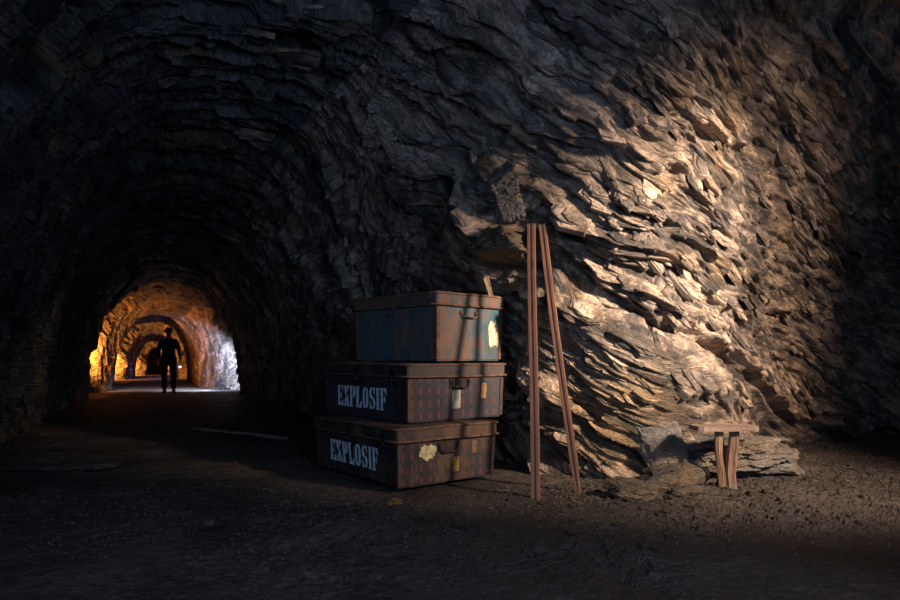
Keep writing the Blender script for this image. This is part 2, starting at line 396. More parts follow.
cham = (VR[..., 0] > .45) & (VR[..., 0] < 5.6) & (VR[..., 1] > 3.0) & (VR[..., 2] > .02) & (VR[..., 2] < 3.6)
slate_plates('wall_right', VR, NR, QR, cham, 4300, 5, .52, N1, .03, .19, M['rock'], skip_all)
drift = (VR[..., 0] <= .45) & (VR[..., 0] > -5.5) & (VR[..., 2] > .1)
slate_plates('wall_right', VR, NR, QR, drift, 900, 6, .78, N2, .05, .30, M['rock'])
lf = (VL[..., 0] > -8) & (VL[..., 1] > 2) & (VL[..., 2] > .3)
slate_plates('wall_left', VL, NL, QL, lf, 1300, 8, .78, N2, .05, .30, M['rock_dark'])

# floor
TR = ((-0.08, 5.6), 1.15)
def floor_z(P):
    x, y = P[..., 0], P[..., 1]
    l = x*AX[0]+y*AX[1]; r = x*RV[0]+y*RV[1]
    Pz = np.stack([x, y, x*0], -1)
    z = 0.032*fbm(Pz, 1.3, 55, 3) + 0.026*fbm(Pz, .28, 57, 3)
    # rubble skirt at the foot of the wall on the right
    near = np.exp(-((y-(4.85+.0*x))/.55)**2)*sstep(.6, 1.3, x) + np.exp(-(((y-x*.75-3.9))/.5)**2)*sstep(2.0, 3.0, x)
    z = z + .03*np.clip(near, 0, 1)
    rub = sstep(-.3, .35, fbm(Pz, .8, 61, 3) + .7*np.clip(near, 0, 1)-.15)
    f, e = facets(np.stack([x/.07, y/.07, x*0+.5], -1), 201, .8); z = z + .010*f*(.15+rub)
    f, e = facets(np.stack([x/.028, y/.028, x*0+.5], -1), 221, .8); z = z + .004*f*(.3+rub)
    tw = sstep(9, 12, y); z = z*(1-.5*tw)
    dx = x-(-.35); dy = y-5.35; m = sstep(.75, 1.15, np.sqrt(dx*dx+dy*dy)); z = z*(.25+.75*m) - .012*(1-m)
    return z
xs = np.concatenate([np.arange(-18, -6, .12), np.arange(-6, -2, .03), np.arange(-2, 5.2, .015), np.arange(5.2, 11.2, .08)])
ys = np.concatenate([np.arange(-3.2, 2.2, .1), np.arange(2.2, 6.5, .015), np.arange(6.5, 10, .03), np.arange(10, 36, .08)])
X, Y = np.meshgrid(xs, ys, indexing='ij'); FG = np.stack([X, Y, X*0], -1); FG[..., 2] = floor_z(FG)
Xc = X[:-1, :-1]; Yc = Y[:-1, :-1]; lc = Xc*AX[0]+Yc*AX[1]; rcc = Xc*RV[0]+Yc*RV[1]
inside = np.where(lc > 9.5, (np.abs(rcc-.4) < 2.6) & (lc < 37.2), (Xc > -5.8) & (Xc < 11))
struct(mesh_from_grid('floor', FG, inside), M['floor'])
def fz(x, y): return float(floor_z(np.array([[x, y, 0.0]]))[0])

#OBJECTS#
# ------------------------------------------------------------------ helpers for things
def tag(o, label, cat, group=None, kind=None):
    o['label'] = label; o['category'] = cat
    if group: o['group'] = group
    if kind: o['kind'] = kind
    return o
def empty(name, loc, rz=0.0, label=None, cat=None, group=None):
    o = bpy.data.objects.new(name, None); COL.objects.link(o); o.location = loc; o.rotation_euler = (0, 0, rz)
    o.empty_display_size = .1
    if label: tag(o, label, cat, group)
    return o
def link(name, me, mat, parent=None, smooth=False):
    if isinstance(me, bmesh.types.BMesh):
        bm = me; me = bpy.data.meshes.new(name); bm.normal_update(); bm.to_mesh(me); bm.free()
    o = bpy.data.objects.new(name, me); COL.objects.link(o)
    if mat: me.materials.append(mat)
    if parent: o.parent = parent
    if smooth:
        for p in me.polygons: p.use_smooth = True
    return o
def tube(bm, pts, r, n=8, cap=True, closed=False):
    pts = [Vector(p) for p in pts]; rings = []
    N = len(pts)
    for i, p in enumerate(pts):
        if closed: d = pts[(i+1) % N]-pts[i-1]
        else: d = pts[min(i+1, N-1)]-pts[max(i-1, 0)]
        d.normalize(); up = Vector((0, 0, 1)) if abs(d.z) < .9 else Vector((1, 0, 0))
        a = d.cross(up).normalized(); b = d.cross(a)
        rr = r[i] if isinstance(r, (list, tuple)) else r
        rings.append([bm.verts.new(p + a*math.cos(2*math.pi*k/n)*rr + b*math.sin(2*math.pi*k/n)*rr) for k in range(n)])
    for i in range(N if closed else N-1):
        A, B = rings[i], rings[(i+1) % N]
        for k in range(n): bm.faces.new((A[k], A[(k+1) % n], B[(k+1) % n], B[k]))
    if cap and not closed: bm.faces.new(rings[0][::-1]); bm.faces.new(rings[-1])
    bmesh.ops.recalc_face_normals(bm, faces=bm.faces)
def box(bm, c, s, bevel=0.0, rot=None):
    r = bmesh.ops.create_cube(bm, size=1.0); vs = r['verts']
    for v in vs: v.co = Vector((v.co.x*s[0], v.co.y*s[1], v.co.z*s[2]))
    if bevel: 
        es = list({e for v in vs for e in v.link_edges})
        rb = bmesh.ops.bevel(bm, geom=es, offset=bevel, segments=2, affect='EDGES'); vs = list({v for v in rb['verts']} | {v for v in vs if v.is_valid})
    for v in vs:
        if rot: v.co = rot @ v.co
        v.co += Vector(c)
    return vs
def grid_box(L, W, H, step=.03):
    """box of many small faces, so that it can be dented; centre of the base at the origin"""
    bm = bmesh.new()
    def face(o, u, v):
        o, u, v = map(Vector, (o, u, v)); nu = max(1, round(u.length/step)); nv = max(1, round(v.length/step))
        g = [[bm.verts.new(o+u*i/nu+v*j/nv) for j in range(nv+1)] for i in range(nu+1)]
        for i in range(nu):
            for j in range(nv): bm.faces.new((g[i][j], g[i+1][j], g[i+1][j+1], g[i][j+1]))
    a, b = L/2, W/2
    face((-a, -b, 0), (L, 0, 0), (0, 0, H)); face((a, -b, 0), (0, W, 0), (0, 0, H)); face((a, b, 0), (-L, 0, 0), (0, 0, H)); face((-a, b, 0), (0, -W, 0), (0, 0, H))
    face((-a, -b, H), (L, 0, 0), (0, W, 0)); face((-a, b, 0), (L, 0, 0), (0, -W, 0))
    bmesh.ops.remove_doubles(bm, verts=bm.verts, dist=1e-4)
    return bm

# ------------------------------------------------------------------ stones
def stone_mesh(size, seed, planes=14, sub=5, lay=.35, rough=.035):
    rng = np.random.RandomState(seed)
    bm = bmesh.new(); bmesh.ops.create_icosphere(bm, subdivisions=sub, radius=1.0)
    D = np.array([v.co[:] for v in bm.verts])
    n = rng.normal(size=(planes, 3)); n /= np.linalg.norm(n, axis=1)[:, None]; off = rng.uniform(.62 if planes < 20 else .80, 1.0, planes)
    n = np.concatenate([n, [[0, 0, 1], [0, 0, -1]]]); off = np.append(off, [.8, .75])
    dd = D@n.T; r = np.min(np.where(dd > .05, off/np.maximum(dd, .05), 9), axis=1); r = np.minimum(r, 1.35)
    P = D*r[:, None]*np.array(size)/2
    m = float(np.mean(size)); Pn = P + seed*3.1
    tilt = Matrix.Rotation(.25, 3, 'Y'); T = np.array(tilt)
    Q = (Pn@T.T)
    f1, e = facets(Q/np.array([.5*m, .4*m, .12*m]), seed % 97 + 3); f2, e = facets(Q/np.array([.18*m, .15*m, .045*m]), seed % 89+7)
    hor = D.copy(); hor[:, 2] *= .25
    P = P + hor*(lay*.16*m*f1 + lay*.06*m*f2)[:, None] + D*(rough*m*fbm(Pn, .3*m, seed, 3))[:, None]
    for v, p in zip(bm.verts, P): v.co = p
    bm.verts.ensure_lookup_table()
    return bm
def stone(name, loc, size, seed, rot, mat, label, cat='stone', group=None, sub=5, lay=.35):
    bm = stone_mesh(size, seed, planes=14 if lay > .3 else 30, sub=sub, lay=lay)
    R_ = Euler(rot).to_matrix()
    for v in bm.verts: v.co = R_ @ v.co
    o = link(name, bm, mat); o.location = loc
    return tag(o, label, cat, group)
def on_floor(o, sink=.01):
    mz = min(v.co.z for v in o.data.vertices); o.location.z = fz(o.location.x, o.location.y) - mz - sink

# blocks jutting from the corner of the wall over the trunks
OC = [((0.36, 5.22, 2.27), (.36, .80, .60), 5, (0.1, -.28, .3), 'tall wedge of dark slate jutting at the wall corner above the ochre block'),
      ((0.38, 5.13, 1.85), (.46, .85, .27), 12, (0, .08, .1), 'ochre-brown rock block jutting at the wall corner beside the top of the poles'),
      ((0.42, 5.72, 1.64), (.40, .60, .30), 23, (.1, .2, .4), 'cracked rock block on the wall corner, just above the blue-green trunk')]
for c, s_, sd, ro, lb in OC:
    stone('rock_outcrop', c, s_, sd, ro, M['rock_out'] if sd == 12 else M['stone_grey'], lb, 'rock')

# ------------------------------------------------------------------ trunks
def rust_metal(name, paint, rust=(.17, .075, .035), amount=.5, pattern=None, patch=None, rough=.5, streak=True, vary=None):
    t = NT(name); co = OBJ(t)
    n1 = t.noise(t.mapv(co, (1, 1, .45 if streak else 1)), 5.5, 7, .65, .2); n2 = t.noise(t.mapv(co, (1, 1, .35)), 26, 6, .65)
    n3 = t.noise(co, 2.2, 3, .5)
    c = t.mix(t.ramp(n3, [(.35, 0), (.65, .8)]), paint, vary or tuple(v*.55 for v in paint))
    if pattern:
        # rows of small red printed drops on both the end and the long faces
        sep = t.n('ShaderNodeSeparateXYZ'); t.l(co, sep.inputs[0])
        u = t.math('ADD', sep.outputs[0], sep.outputs[1])
        fu = t.math('ABSOLUTE', t.math('SUBTRACT', t.math('FRACT', t.math('MULTIPLY', u, 12.0)), .5))
        fv = t.math('ABSOLUTE', t.math('SUBTRACT', t.math('FRACT', t.math('MULTIPLY', sep.outputs[2], 10.5)), .5))
        r2 = t.math('ADD', t.math('MULTIPLY', t.math('MULTIPLY', fu, fu), 3.4), t.math('MULTIPLY', fv, fv))
        c = t.mix(t.math('MULTIPLY', t.ramp(r2, [(.085, 1.0), (.15, 0)]), t.ramp(n1, [(.3, 1.0), (.62, .25)])), c, pattern)
    rs = t.math('ADD', t.math('MULTIPLY', n1, .6), t.math('MULTIPLY', n2, .4))
    c = t.mix(t.ramp(rs, [(.60-.18*amount, 0), (.70-.18*amount, 1)]), c, t.mix(n2, rust, tuple(v*.35 for v in rust)))
    if patch:
        sep = t.n('ShaderNodeSeparateXYZ'); t.l(co, sep.inputs[0])
        for (pc, (cx, cy, cz), (rx, ry, rz)) in patch:
            q = None
            for k_, (cc, rr) in enumerate(zip((cx, cy, cz), (rx, ry, rz))):
                a = t.math('POWER', t.math('ABSOLUTE', t.math('DIVIDE', t.math('SUBTRACT', sep.outputs[k_], cc), rr)), 2.0)
                q = a if q is None else t.math('ADD', q, a)
            q = t.math('ADD', q, t.math('MULTIPLY', t.math('SUBTRACT', n2, .5), 3.2))
            c = t.mix(t.ramp(q, [(.75, 1.0), (1.0, 0)]), c, t.mix(t.ramp(t.noise(co, 30, 4, .6), [(.52, 0), (.66, .8)]), pc, rust))
    t.set('Base Color', c); t.set('Metallic', .15)
    t.set('Roughness', t.ramp(rs, [(.4, rough-.1), (.6, rough+.3)]))
    t.set('Normal', t.bump(rs, .45, .006)); return t.m
def plain(name, col, rough=.7, metal=0.0, var=.5, scale=18, bump=.3):
    t = NT(name); co = OBJ(t); n = t.noise(co, scale, 5, .62)
    t.set('Base Color', t.mix(t.ramp(n, [(.35, 0), (.68, 1)]), tuple(v*var for v in col), col)); t.set('Roughness', rough); t.set('Metallic', metal)
    t.set('Normal', t.bump(n, bump, .005)); return t.m
M['stencil'] = plain('stencil_paint', (.86, .92, .95), .75, 0, .55, 40, .2)
M['iron'] = plain('black_iron', (.06, .045, .038), .5, .6)
M['tag_paper'] = plain('aged_tag', (.50, .44, .34), .9, 0, .45, 30)
M['tag_orange'] = plain('orange_label', (.55, .29, .10), .9, 0, .5, 30)
M['tag_ochre'] = plain('ochre_label', (.55, .32, .05), .9, 0, .5, 30)
M['tag_brown'] = plain('brown_label', (.22, .11, .06), .9, 0, .5, 30)
M['tag_cream'] = plain('torn_label', (.70, .58, .30), .9, 0, .35, 22)

STENCIL = {  # strokes of a condensed stencil face, on a 10 x 16 field; gaps are the stencil's bridges
 'E': [[(0,0),(4.2,0),(4.2,.9),(4,1),(4,15),(4.2,15.1),(4.2,16),(0,16),(0,15.1),(.8,14.8),(.8,1.2),(0,.9)], [(4.8,15),(4.8,16),(9.4,16),(9.4,11.6),(8.7,11.6),(7.6,14.6)], [(4.8,0),(4.8,1),(7.8,1.4),(9,4.8),(9.7,4.8),(9.7,0)], [(4.8,7.4),(4.8,8.5),(6,8.8),(6.6,10.4),(7.2,10.4),(7.2,5.4),(6.6,5.4),(6,7.1)]],
 'X': [[(0,16),(4.6,16),(4.6,15.1),(4,15),(5.4,10.4),(3.2,8.2),(.9,15),(0,15.1)], [(5.2,8.6),(7.0,9.6),(9.6,1),(10.4,.9),(10.4,0),(5.3,0),(5.3,.9),(6,1),(4.6,6.2)], [(5.4,16),(9.8,16),(9.8,15.1),(8.8,15),(6.9,10.6),(6.2,12.2),(7,15),(5.4,15.1)], [(-.2,0),(4.2,0),(4.2,.9),(3,1),(4,5.2),(3.4,6.6),(.7,1),(-.2,.9)]],
 'P': [[(0,0),(5,0),(5,.9),(4.2,1),(4.2,16),(0,16),(0,15.1),(.9,15),(.9,1),(0,.9)], [(4.9,16),(7.4,16),(9.4,14.4),(9.8,11.6),(9.2,8.8),(7.4,7.2),(4.9,7),(4.9,8),(6,8.4),(6.6,11.5),(6,14.6),(4.9,15)]],
 'L': [[(0,16),(5,16),(5,15.1),(4.1,15),(4.1,1),(4.3,0),(0,0),(0,.9),(.9,1),(.9,15),(0,15.1)], [(4.9,0),(4.9,1),(7.6,1.6),(8.6,5.2),(9.4,5.2),(9.4,0)]],
 'O': [[(4.4,16),(2.2,15.2),(.7,12.6),(.1,8),(.7,3.4),(2.2,.8),(4.4,0),(4.4,1),(3.7,3.2),(3.4,8),(3.7,12.8),(4.4,15)], [(5.4,16),(7.6,15.2),(9.1,12.6),(9.7,8),(9.1,3.4),(7.6,.8),(5.4,0),(5.4,1),(6.1,3.2),(6.4,8),(6.1,12.8),(5.4,15)]],
 'S': [[(4.6,16),(2,15.2),(.6,13),(.6,10.6),(1.6,8.6),(4.6,6.6),(4.6,9.8),(3.4,11.4),(3.2,13.2),(4.6,15)], [(5.4,16),(6.9,15.4),(7.8,16),(8.6,16),(8.6,11),(7.9,11),(6.9,13.6),(5.4,15)], [(5.4,9.3),(7.8,7.8),(9.2,5.4),(9.1,2.8),(7.8,.8),(5.4,0),(5.4,1),(6.7,2.6),(6.6,4.6),(5.4,6.2)], [(4.6,0),(3,.6),(1.9,0),(1,0),(1,5.6),(1.7,5.6),(2.9,2.4),(4.6,1)]],
 'I': [[(0,0),(4.9,0),(4.9,.9),(4.1,1),(4.1,15),(4.9,15.1),(4.9,16),(0,16),(0,15.1),(.8,15),(.8,1),(0,.9)]],
 'F': [[(0,0),(5,0),(5,.9),(4.1,1),(4.1,15),(4.3,16),(0,16),(0,15.1),(.9,15),(.9,1),(0,.9)], [(4.9,15),(4.9,16),(9.6,16),(9.6,11.4),(8.9,11.4),(7.6,14.6)], [(4.9,7.2),(4.9,8.4),(6,8.7),(6.7,10.4),(7.3,10.4),(7.3,5.2),(6.7,5.2),(6,7)]]}
def lettering(word, width, height, x0, zc, ysurf, slope=0.0):
    adv = {'I': 6.1}; tot = sum(adv.get(ch, 11.0) for ch in word) - 1.0
    bm = bmesh.new(); x = 0
    for ch in word:
        for poly in STENCIL[ch]:
            vs = []
            for (px, pz) in poly:
                X_ = x0 + (x+px)/tot*width; Z_ = zc + (pz/16-.5)*height + slope*(X_-x0-width/2)
                vs.append(bm.verts.new((X_, ysurf(X_, Z_)-.0015, Z_)))
            f = bm.faces.new(vs)
        x += adv.get(ch, 11.0)
    bmesh.ops.triangulate(bm, faces=bm.faces)
    r = bmesh.ops.extrude_face_region(bm, geom=bm.faces[:])
    for v in r['geom']:
        if isinstance(v, bmesh.types.BMVert): v.co.y += .004
    bmesh.ops.recalc_face_normals(bm, faces=bm.faces)
    return bm
def trunk(name, corner, ang, L, W, H, mats, label, lid_h=.24, seed=1, word=None, taper=.02, warp=.01, z0=0.0, tilt=0.0, latches=(), rounded=0.0):
    """corner = (x, y) of the nearest vertical edge; ang = heading of the long face, seen from that edge"""
    dl = Vector((math.cos(ang), math.sin(ang))); dr = Vector((dl.y, -dl.x))
    c = Vector(corner) + dl*L/2 + dr*W/2
    rz = math.atan2(-dl.y, -dl.x)
    root = empty(name, (c.x, c.y, z0), rz, label, 'trunk'); root.rotation_euler = (0, tilt, rz)
    body_m, lid_m = mats
    hb = H*(1-lid_h)
    def deform(x, y, z):
        k_ = 1 - taper*(1-z/H); x, y = x*k_, y*k_
        nz = float(fbm(np.array([[x+seed*5.3, y, z]]), .35, seed, 2)[0])
        nx = float(fbm(np.array([[x-seed*2.3, y+4, z]]), .30, seed+9, 2)[0])
        ex = 1-(2*abs(x)/L)**4; ey = 1-(2*abs(y)/W)**4
        y2 = y - math.copysign(1, y)*warp*(nz+.3)*max(ex, 0)*min(1, abs(2*y/W)**3); x2 = x - math.copysign(1, x)*warp*(nx+.3)*max(ey, 0)*min(1, abs(2*x/L)**3)
        z2 = z + (rounded*((2*abs(y)/W)**6*.6 + (2*abs(x)/L)**8*.4) if z < .02 else 0) + .004*nz
        return x2, y2, z2
    bm = grid_box(L, W, hb+.015)
    es = [e for e in bm.edges if len(e.link_faces) == 2 and e.calc_face_angle(0) > .5]
    bmesh.ops.bevel(bm, geom=es, offset=.010, segments=3, affect='EDGES')
    for v in bm.verts: v.co = deform(*v.co)
    body = link('body', bm, body_m, root, False)
    # lid: a shallow cap with a skirt that closes over the body, a rolled lower bead and a ridge round the top
    bm = grid_box(L+.022, W+.022, H-hb)
    es = [e for e in bm.edges if len(e.link_faces) == 2 and e.calc_face_angle(0) > .5]
    bmesh.ops.bevel(bm, geom=es, offset=.008, segments=3, affect='EDGES')
    for v in bm.verts:
        z = v.co.z+hb
        bul = .012*max(0, (1-(2*v.co.x/L)**2))*max(0, (1-(2*v.co.y/W)**2)) if z > H-.002 else 0
        nn = float(fbm(np.array([[v.co.x+seed, v.co.y, z]]), .3, seed+3, 2)[0])
        v.co = (v.co.x*(1+.003*nn), v.co.y*(1+.004*nn), z+bul+.006*nn)
    lid = link('lid', bm, lid_m, root)
    for nm, zz, rr, ex in (('lid_bead', hb+.006, .009, .016), ('lid_rim', H-.012, .008, .014), ):
        bm = bmesh.new(); a, b = L/2+ex, W/2+ex; pts = []
        for (sx, sy) in ((-1, -1), (1, -1), (1, 1), (-1, 1)):
            pts.append((sx*a, sy*b))
        P_ = []
        for i in range(4):
            p, q = pts[i], pts[(i+1) % 4]
            for k_ in range(12):
                f = k_/12; x = p[0]+(q[0]-p[0])*f; y = p[1]+(q[1]-p[1])*f
                nn = float(fbm(np.array([[x+seed, y, zz]]), .3, seed+3, 2)[0]); P_.append((x*(1+.003*nn), y*(1+.004*nn), zz+.006*nn))
        tube(bm, P_, rr, 8, closed=True); link(nm, bm, M['rusty_edge'], lid, True)
    # pressed rib round the foot
    # corner straps
    for sx in (-1, 1):
        for sy in (-1, 1):
            bm = bmesh.new()
            x, y = sx*L/2, sy*W/2
            for k_ in range(8):
                z = .015+(hb-.03)*k_/7
                kk = 1-taper*(1-z/H)
                a1 = bm.verts.new((x*kk+sx*.004-sx*.032, y*kk+sy*.004, z)); a2 = bm.verts.new((x*kk+sx*.004, y*kk+sy*.004, z)); a3 = bm.verts.new((x*kk+sx*.004, y*kk+sy*.004-sy*.032, z))
                if k_: bm.faces.new((p1, p2, a2, a1)); bm.faces.new((p2, p3, a3, a2))
                p1, p2, p3 = a1, a2, a3
            bmesh.ops.recalc_face_normals(bm, faces=bm.faces)
            o = link('corner_strap', bm, M['corner_edge'] if mats[0].name.startswith('dark') else M['rusty_edge'], root)
            md = o.modifiers.new('t', 'SOLIDIFY'); md.thickness = .004; md.offset = 0
    ys = lambda X_, Z_: deform(X_, -W/2, Z_)[1]
    xs_ = lambda Y_, Z_: deform(L/2, Y_, Z_)[0]
    if word:
        s0, s1, zc, hh, sl = word
        link('lettering', lettering('EXPLOSIF', s1-s0, hh, L/2-s1, zc, ys, sl), M['stencil'], root)
    for s_ in latches:
        x = L/2-s_; bm = bmesh.new()
        box(bm, (x, -W/2-.022, hb+.025), (.050, .008, .075), .002); box(bm, (x, -W/2-.013, hb-.04), (.055, .010, .035), .002)
        tube(bm, [(x-.014, -W/2-.02, hb+.01), (x-.018, -W/2-.030, hb-.035), (x, -W/2-.032, hb-.05), (x+.018, -W/2-.030, hb-.035), (x+.014, -W/2-.02, hb+.01)], .005)
        link('latch', bm, M['iron'], root)
    return root, xs_, ys, hb
def end_handle(root, xs_, y, z, w_=.14, drop=.045, mat=None, plate=True):
    x = xs_(y, z)
    bm = bmesh.new()
    tube(bm, [(x-.002, y-w_/2, z), (x+.018, y-w_/2, z), (x+.026, y-w_/2+.006, z-drop*.7), (x+.028, y-w_/2+.03, z-drop), (x+.028, y+w_/2-.03, z-drop), (x+.026, y+w_/2-.006, z-drop*.7), (x+.018, y+w_/2, z), (x-.002, y+w_/2, z)], .0065, 8)
    h = link('handle', bm, mat or M['iron'], root, True)
    for sy in (-1, 1):
        bm = bmesh.new(); box(bm, (x+.006, y+sy*w_/2, z), (.016, .034, .03), .003); link('handle_bracket', bm, mat or M['iron'], root)
    if plate:
        bm = bmesh.new(); box(bm, (x+.003, y, z-drop*.35), (.006, w_+.03, drop*1.5), .001); link('handle_plate', bm, M['iron'], root)
def end_label(root, xs_, y, z, wy, hz, mat, label, torn=0, seed=3, name='paper_label'):
    bm = bmesh.new(); n = 26; vs = []
    rng = random.Random(seed)
    for i in range(n):
        a = 2*math.pi*i/n; c, s_ = math.cos(a), math.sin(a); k_ = max(abs(c), abs(s_)) if not torn else 1
        rr = (1+torn*rng.uniform(-.35, .25)); Y_ = y+wy/2*c/k_*rr; Z_ = z+hz/2*s_/k_*rr
        vs.append(bm.verts.new((xs_(Y_, Z_)+.0025, Y_, Z_)))
    f = bm.faces.new(vs); r = bmesh.ops.extrude_face_region(bm, geom=[f])
    for v in r['geom']:
        if isinstance(v, bmesh.types.BMVert): v.co.x += .002
    bmesh.ops.recalc_face_normals(bm, faces=bm.faces)
    o = link(name, bm, mat, root); o['label'] = label; return o

M['rusty_edge'] = plain('rusty_edge', (.21, .105, .06), .75, .2, .35, 22, .5)
M['corner_edge'] = plain('worn_corner_edge', (.10, .06, .045), .6, .3, .4, 22, .5)
PAT = (.15, .038, .036)
W1, L1, H1 = .755, 1.08, .545
W2, L2, H2 = .97, 1.32, .45
W3, L3, H3 = .945, 1.29, .455
M['trunk_bottom'] = rust_metal('dark_trunk_bottom', (.040, .036, .038), (.17, .085, .045), .52, PAT)
M['trunk_middle'] = rust_metal('dark_trunk_middle', (.042, .042, .048), (.12, .060, .038), .18, PAT)
M['lid_bottom'] = rust_metal('dark_lid_bottom', (.055, .040, .034), (.17, .085, .045), .75, None)
M['lid_middle'] = rust_metal('dark_lid_middle', (.050, .042, .040), (.15, .08, .05), .55, None)
M['trunk_top'] = rust_metal('teal_trunk', (.050, .105, .125), (.30, .15, .09), .62, None,
    patch=[((.90, .62, .38), (L1/2, W1*.375, .22), (.12, .062, .12))], vary=(.085, .085, .075))
M['lid_top'] = rust_metal('teal_lid', (.085, .085, .080), (.27, .125, .065), .85, None)

a3 = math.atan2(.785, -.62)
r3, x3, y3, hb3 = trunk('metal_trunk', (-.375, 4.68), a3, L3, W3, H3, (M['trunk_bottom'], M['lid_bottom']),
    'rusty dark metal trunk stencilled EXPLOSIF, on the cave floor, lowest of the stack', seed=3, word=(.29, 1.05, .19, .175, 0), warp=.014, z0=.016, latches=(.17, .68), rounded=.03, taper=.035)
end_handle(r3, x3, .00, .305, .17, .06); end_label(r3, x3, -.20, .255, .17, .115, M['tag_cream'], 'torn cream and rust-stained label', .7, 5)
end_label(r3, x3, .085, .14, .055, .115, M['tag_ochre'], 'upright ochre paper label', 0, 3); end_label(r3, x3, .265, .26, .055, .10, M['tag_brown'], 'faded brown paper label')
a2 = math.atan2(.785, -.62)
r2, x2, y2, hb2 = trunk('metal_trunk', (-.315, 4.87), a2, L2, W2, H2, (M['trunk_middle'], M['lid_middle']),
    'dark metal trunk with red drop pattern, stencilled EXPLOSIF, middle of the stack', seed=8, word=(.30, 1.10, .165, .175, 0), warp=.010, z0=.016+H3+.013, latches=(.17, .72), taper=.02)
end_handle(r2, x2, .02, .315, .17, .06); end_label(r2, x2, -.01, .165, .085, .15, M['tag_paper'], 'beige luggage tag', 0, 3, 'luggage_tag')
end_label(r2, x2, .27, .225, .055, .125, M['tag_orange'], 'pale orange paper label')
bm = bmesh.new(); xx = x2(-.01, .24)+.008
tube(bm, [(xx, -.01, .235), (xx+.008, -.02, .27), (xx+.02, -.01, .265)], .002, 6); link('tag_string', bm, M['tag_paper'], r2)
a1 = math.atan2(.72, -.69)
r1, x1, y1, hb1 = trunk('metal_trunk', (-.10, 5.02), a1, L1, W1, H1, (M['trunk_top'], M['lid_top']),
    'blue-green rusted metal trunk on top of the two dark trunks', seed=14, warp=.010, z0=.016+H3+H2+.031, lid_h=.20, taper=.03)
end_handle(r1, x1, -.03, .385, .17, .035, M['rusty_edge'], False)
bm = bmesh.new(); x = L1/2-.52   # hanging strap of the lid clasp
pts = [(x+.20, -W1/2-.020, H1-.02), (x+.10, -W1/2-.022, H1-.03), (x+.03, -W1/2-.024, H1-.075), (x-.02, -W1/2-.02, H1-.14), (x-.05, -W1/2-.016, H1-.165), (x-.10, -W1/2-.014, H1-.17)]
tube(bm, pts, [.006, .009, .011, .010, .010, .006], 6); o = link('hanging_strap', bm, M['rusty_edge'], r1); 

# ------------------------------------------------------------------ leaning bars
M['bar'] = rust_metal('rusty_bar', (.25, .12, .07), (.12, .055, .03), .35, None, rough=.6)
def bar(foot, top, w_, dpt, label, seed, tip=False):
    foot = Vector(foot); top = Vector(top); ln = (top-foot).length
    root_q = (top-foot).to_track_quat('Z', 'X')
    # U-section bar with a groove down its face
    prof = [(-w_/2, -dpt/2), (-w_*.16, -dpt/2), (-w_*.12, -dpt*.18), (w_*.12, -dpt*.18), (w_*.16, -dpt/2), (w_/2, -dpt/2), (w_/2, dpt/2), (-w_/2, dpt/2)]
    bm = bmesh.new(); n = 40; prev = None
    for i in range(n+1):
        f = i/n; z = ln*f; bow = .008*math.sin(f*math.pi*1.3+seed); k_ = 1 + .05*math.sin(f*37+seed)*.4
        if tip and f < .12: k_ *= .62+.38*(f/.12)
        ring = [bm.verts.new((px*k_+bow, py*k_, z)) for px, py in prof]
        if prev:
            for k2_ in range(8): bm.faces.new((prev[k2_], prev[(k2_+1) % 8], ring[(k2_+1) % 8], ring[k2_]))
        else: bm.faces.new(ring[::-1])
        prev = ring
    bm.faces.new(prev); bmesh.ops.recalc_face_normals(bm, faces=bm.faces)
    # turn the grooved face to the chamber
    q = root_q; Z = (top-foot).normalized(); Yax = Vector((.35, 1, 0)); Yax = (Yax-Z*Yax.dot(Z)).normalized(); Xax = Yax.cross(Z)
    R_ = Matrix((Xax, Yax, Z)).transposed()
    for v in bm.verts: v.co = R_ @ v.co
    o = link('rusty_bar', bm, M['bar'])
    o.location = foot
    return tag(o, label, 'bar')
bar((.585, 4.50, -.01), (.625, 4.93, 1.99), .056, .04, 'upright rusty grooved bar leaning on the rock wall, nearest the trunks', 1)
bar((.925, 4.72, -.01), (.705, 4.94, 1.99), .052, .04, 'slanting rusty grooved bar leaning on the rock wall, its foot nearer the stool', 2, True)

# ------------------------------------------------------------------ rustic stool
def wood_mat(name, col):
    t = NT(name); co = OBJ(t); n = t.noise(t.mapv(co, (1, 1, .08)), 38, 6, .65, .6); n2 = t.noise(co, 5, 4, .6)
    c = t.mix(t.ramp(n, [(.36, 0), (.62, 1)]), tuple(v*.22 for v in col), col); c = t.mix(t.ramp(n2, [(.45, 0), (.7, .6)]), c, (.20, .17, .14))
    t.set('Base Color', c); t.set('Roughness', .8); t.set('Normal', t.bump(n, .9, .008)); return t.m
M['log'] = wood_mat('weathered_log', (.33, .18, .105))
t = NT('weathered_board'); co = OBJ(t); n = t.noise(t.mapv(co, (.10, 1, 1)), 40, 6, .65, .6)
t.set('Base Color', t.mix(t.ramp(n, [(.34, 0), (.6, 1)]), (.10, .065, .05), (.36, .25, .18))); t.set('Roughness', .8); t.set('Normal', t.bump(n, .9, .006)); M['board'] = t.m
SX, SY = 2.02, 4.80
st = empty('rustic_stool', (SX, SY, 0), 0.0, 'low wooden stool of a rough board on upright split logs, before the grey boulder', 'stool')
bm = grid_box(.46, .22, .034, .02)
for v in bm.verts:
    nn = float(fbm(np.array([[v.co.x*2, v.co.y, v.co.z]]), .2, 5, 3)[0])
    e = max(0, 1-abs(v.co.x)/.25); v.co.y *= (.80+.2*min(1, e*5)) + .10*nn; v.co.x += .03*nn*(abs(v.co.x) > .2); v.co.z += .447 + .006*nn + .01*v.co.x
link('seat_board', bm, M['board'], st)
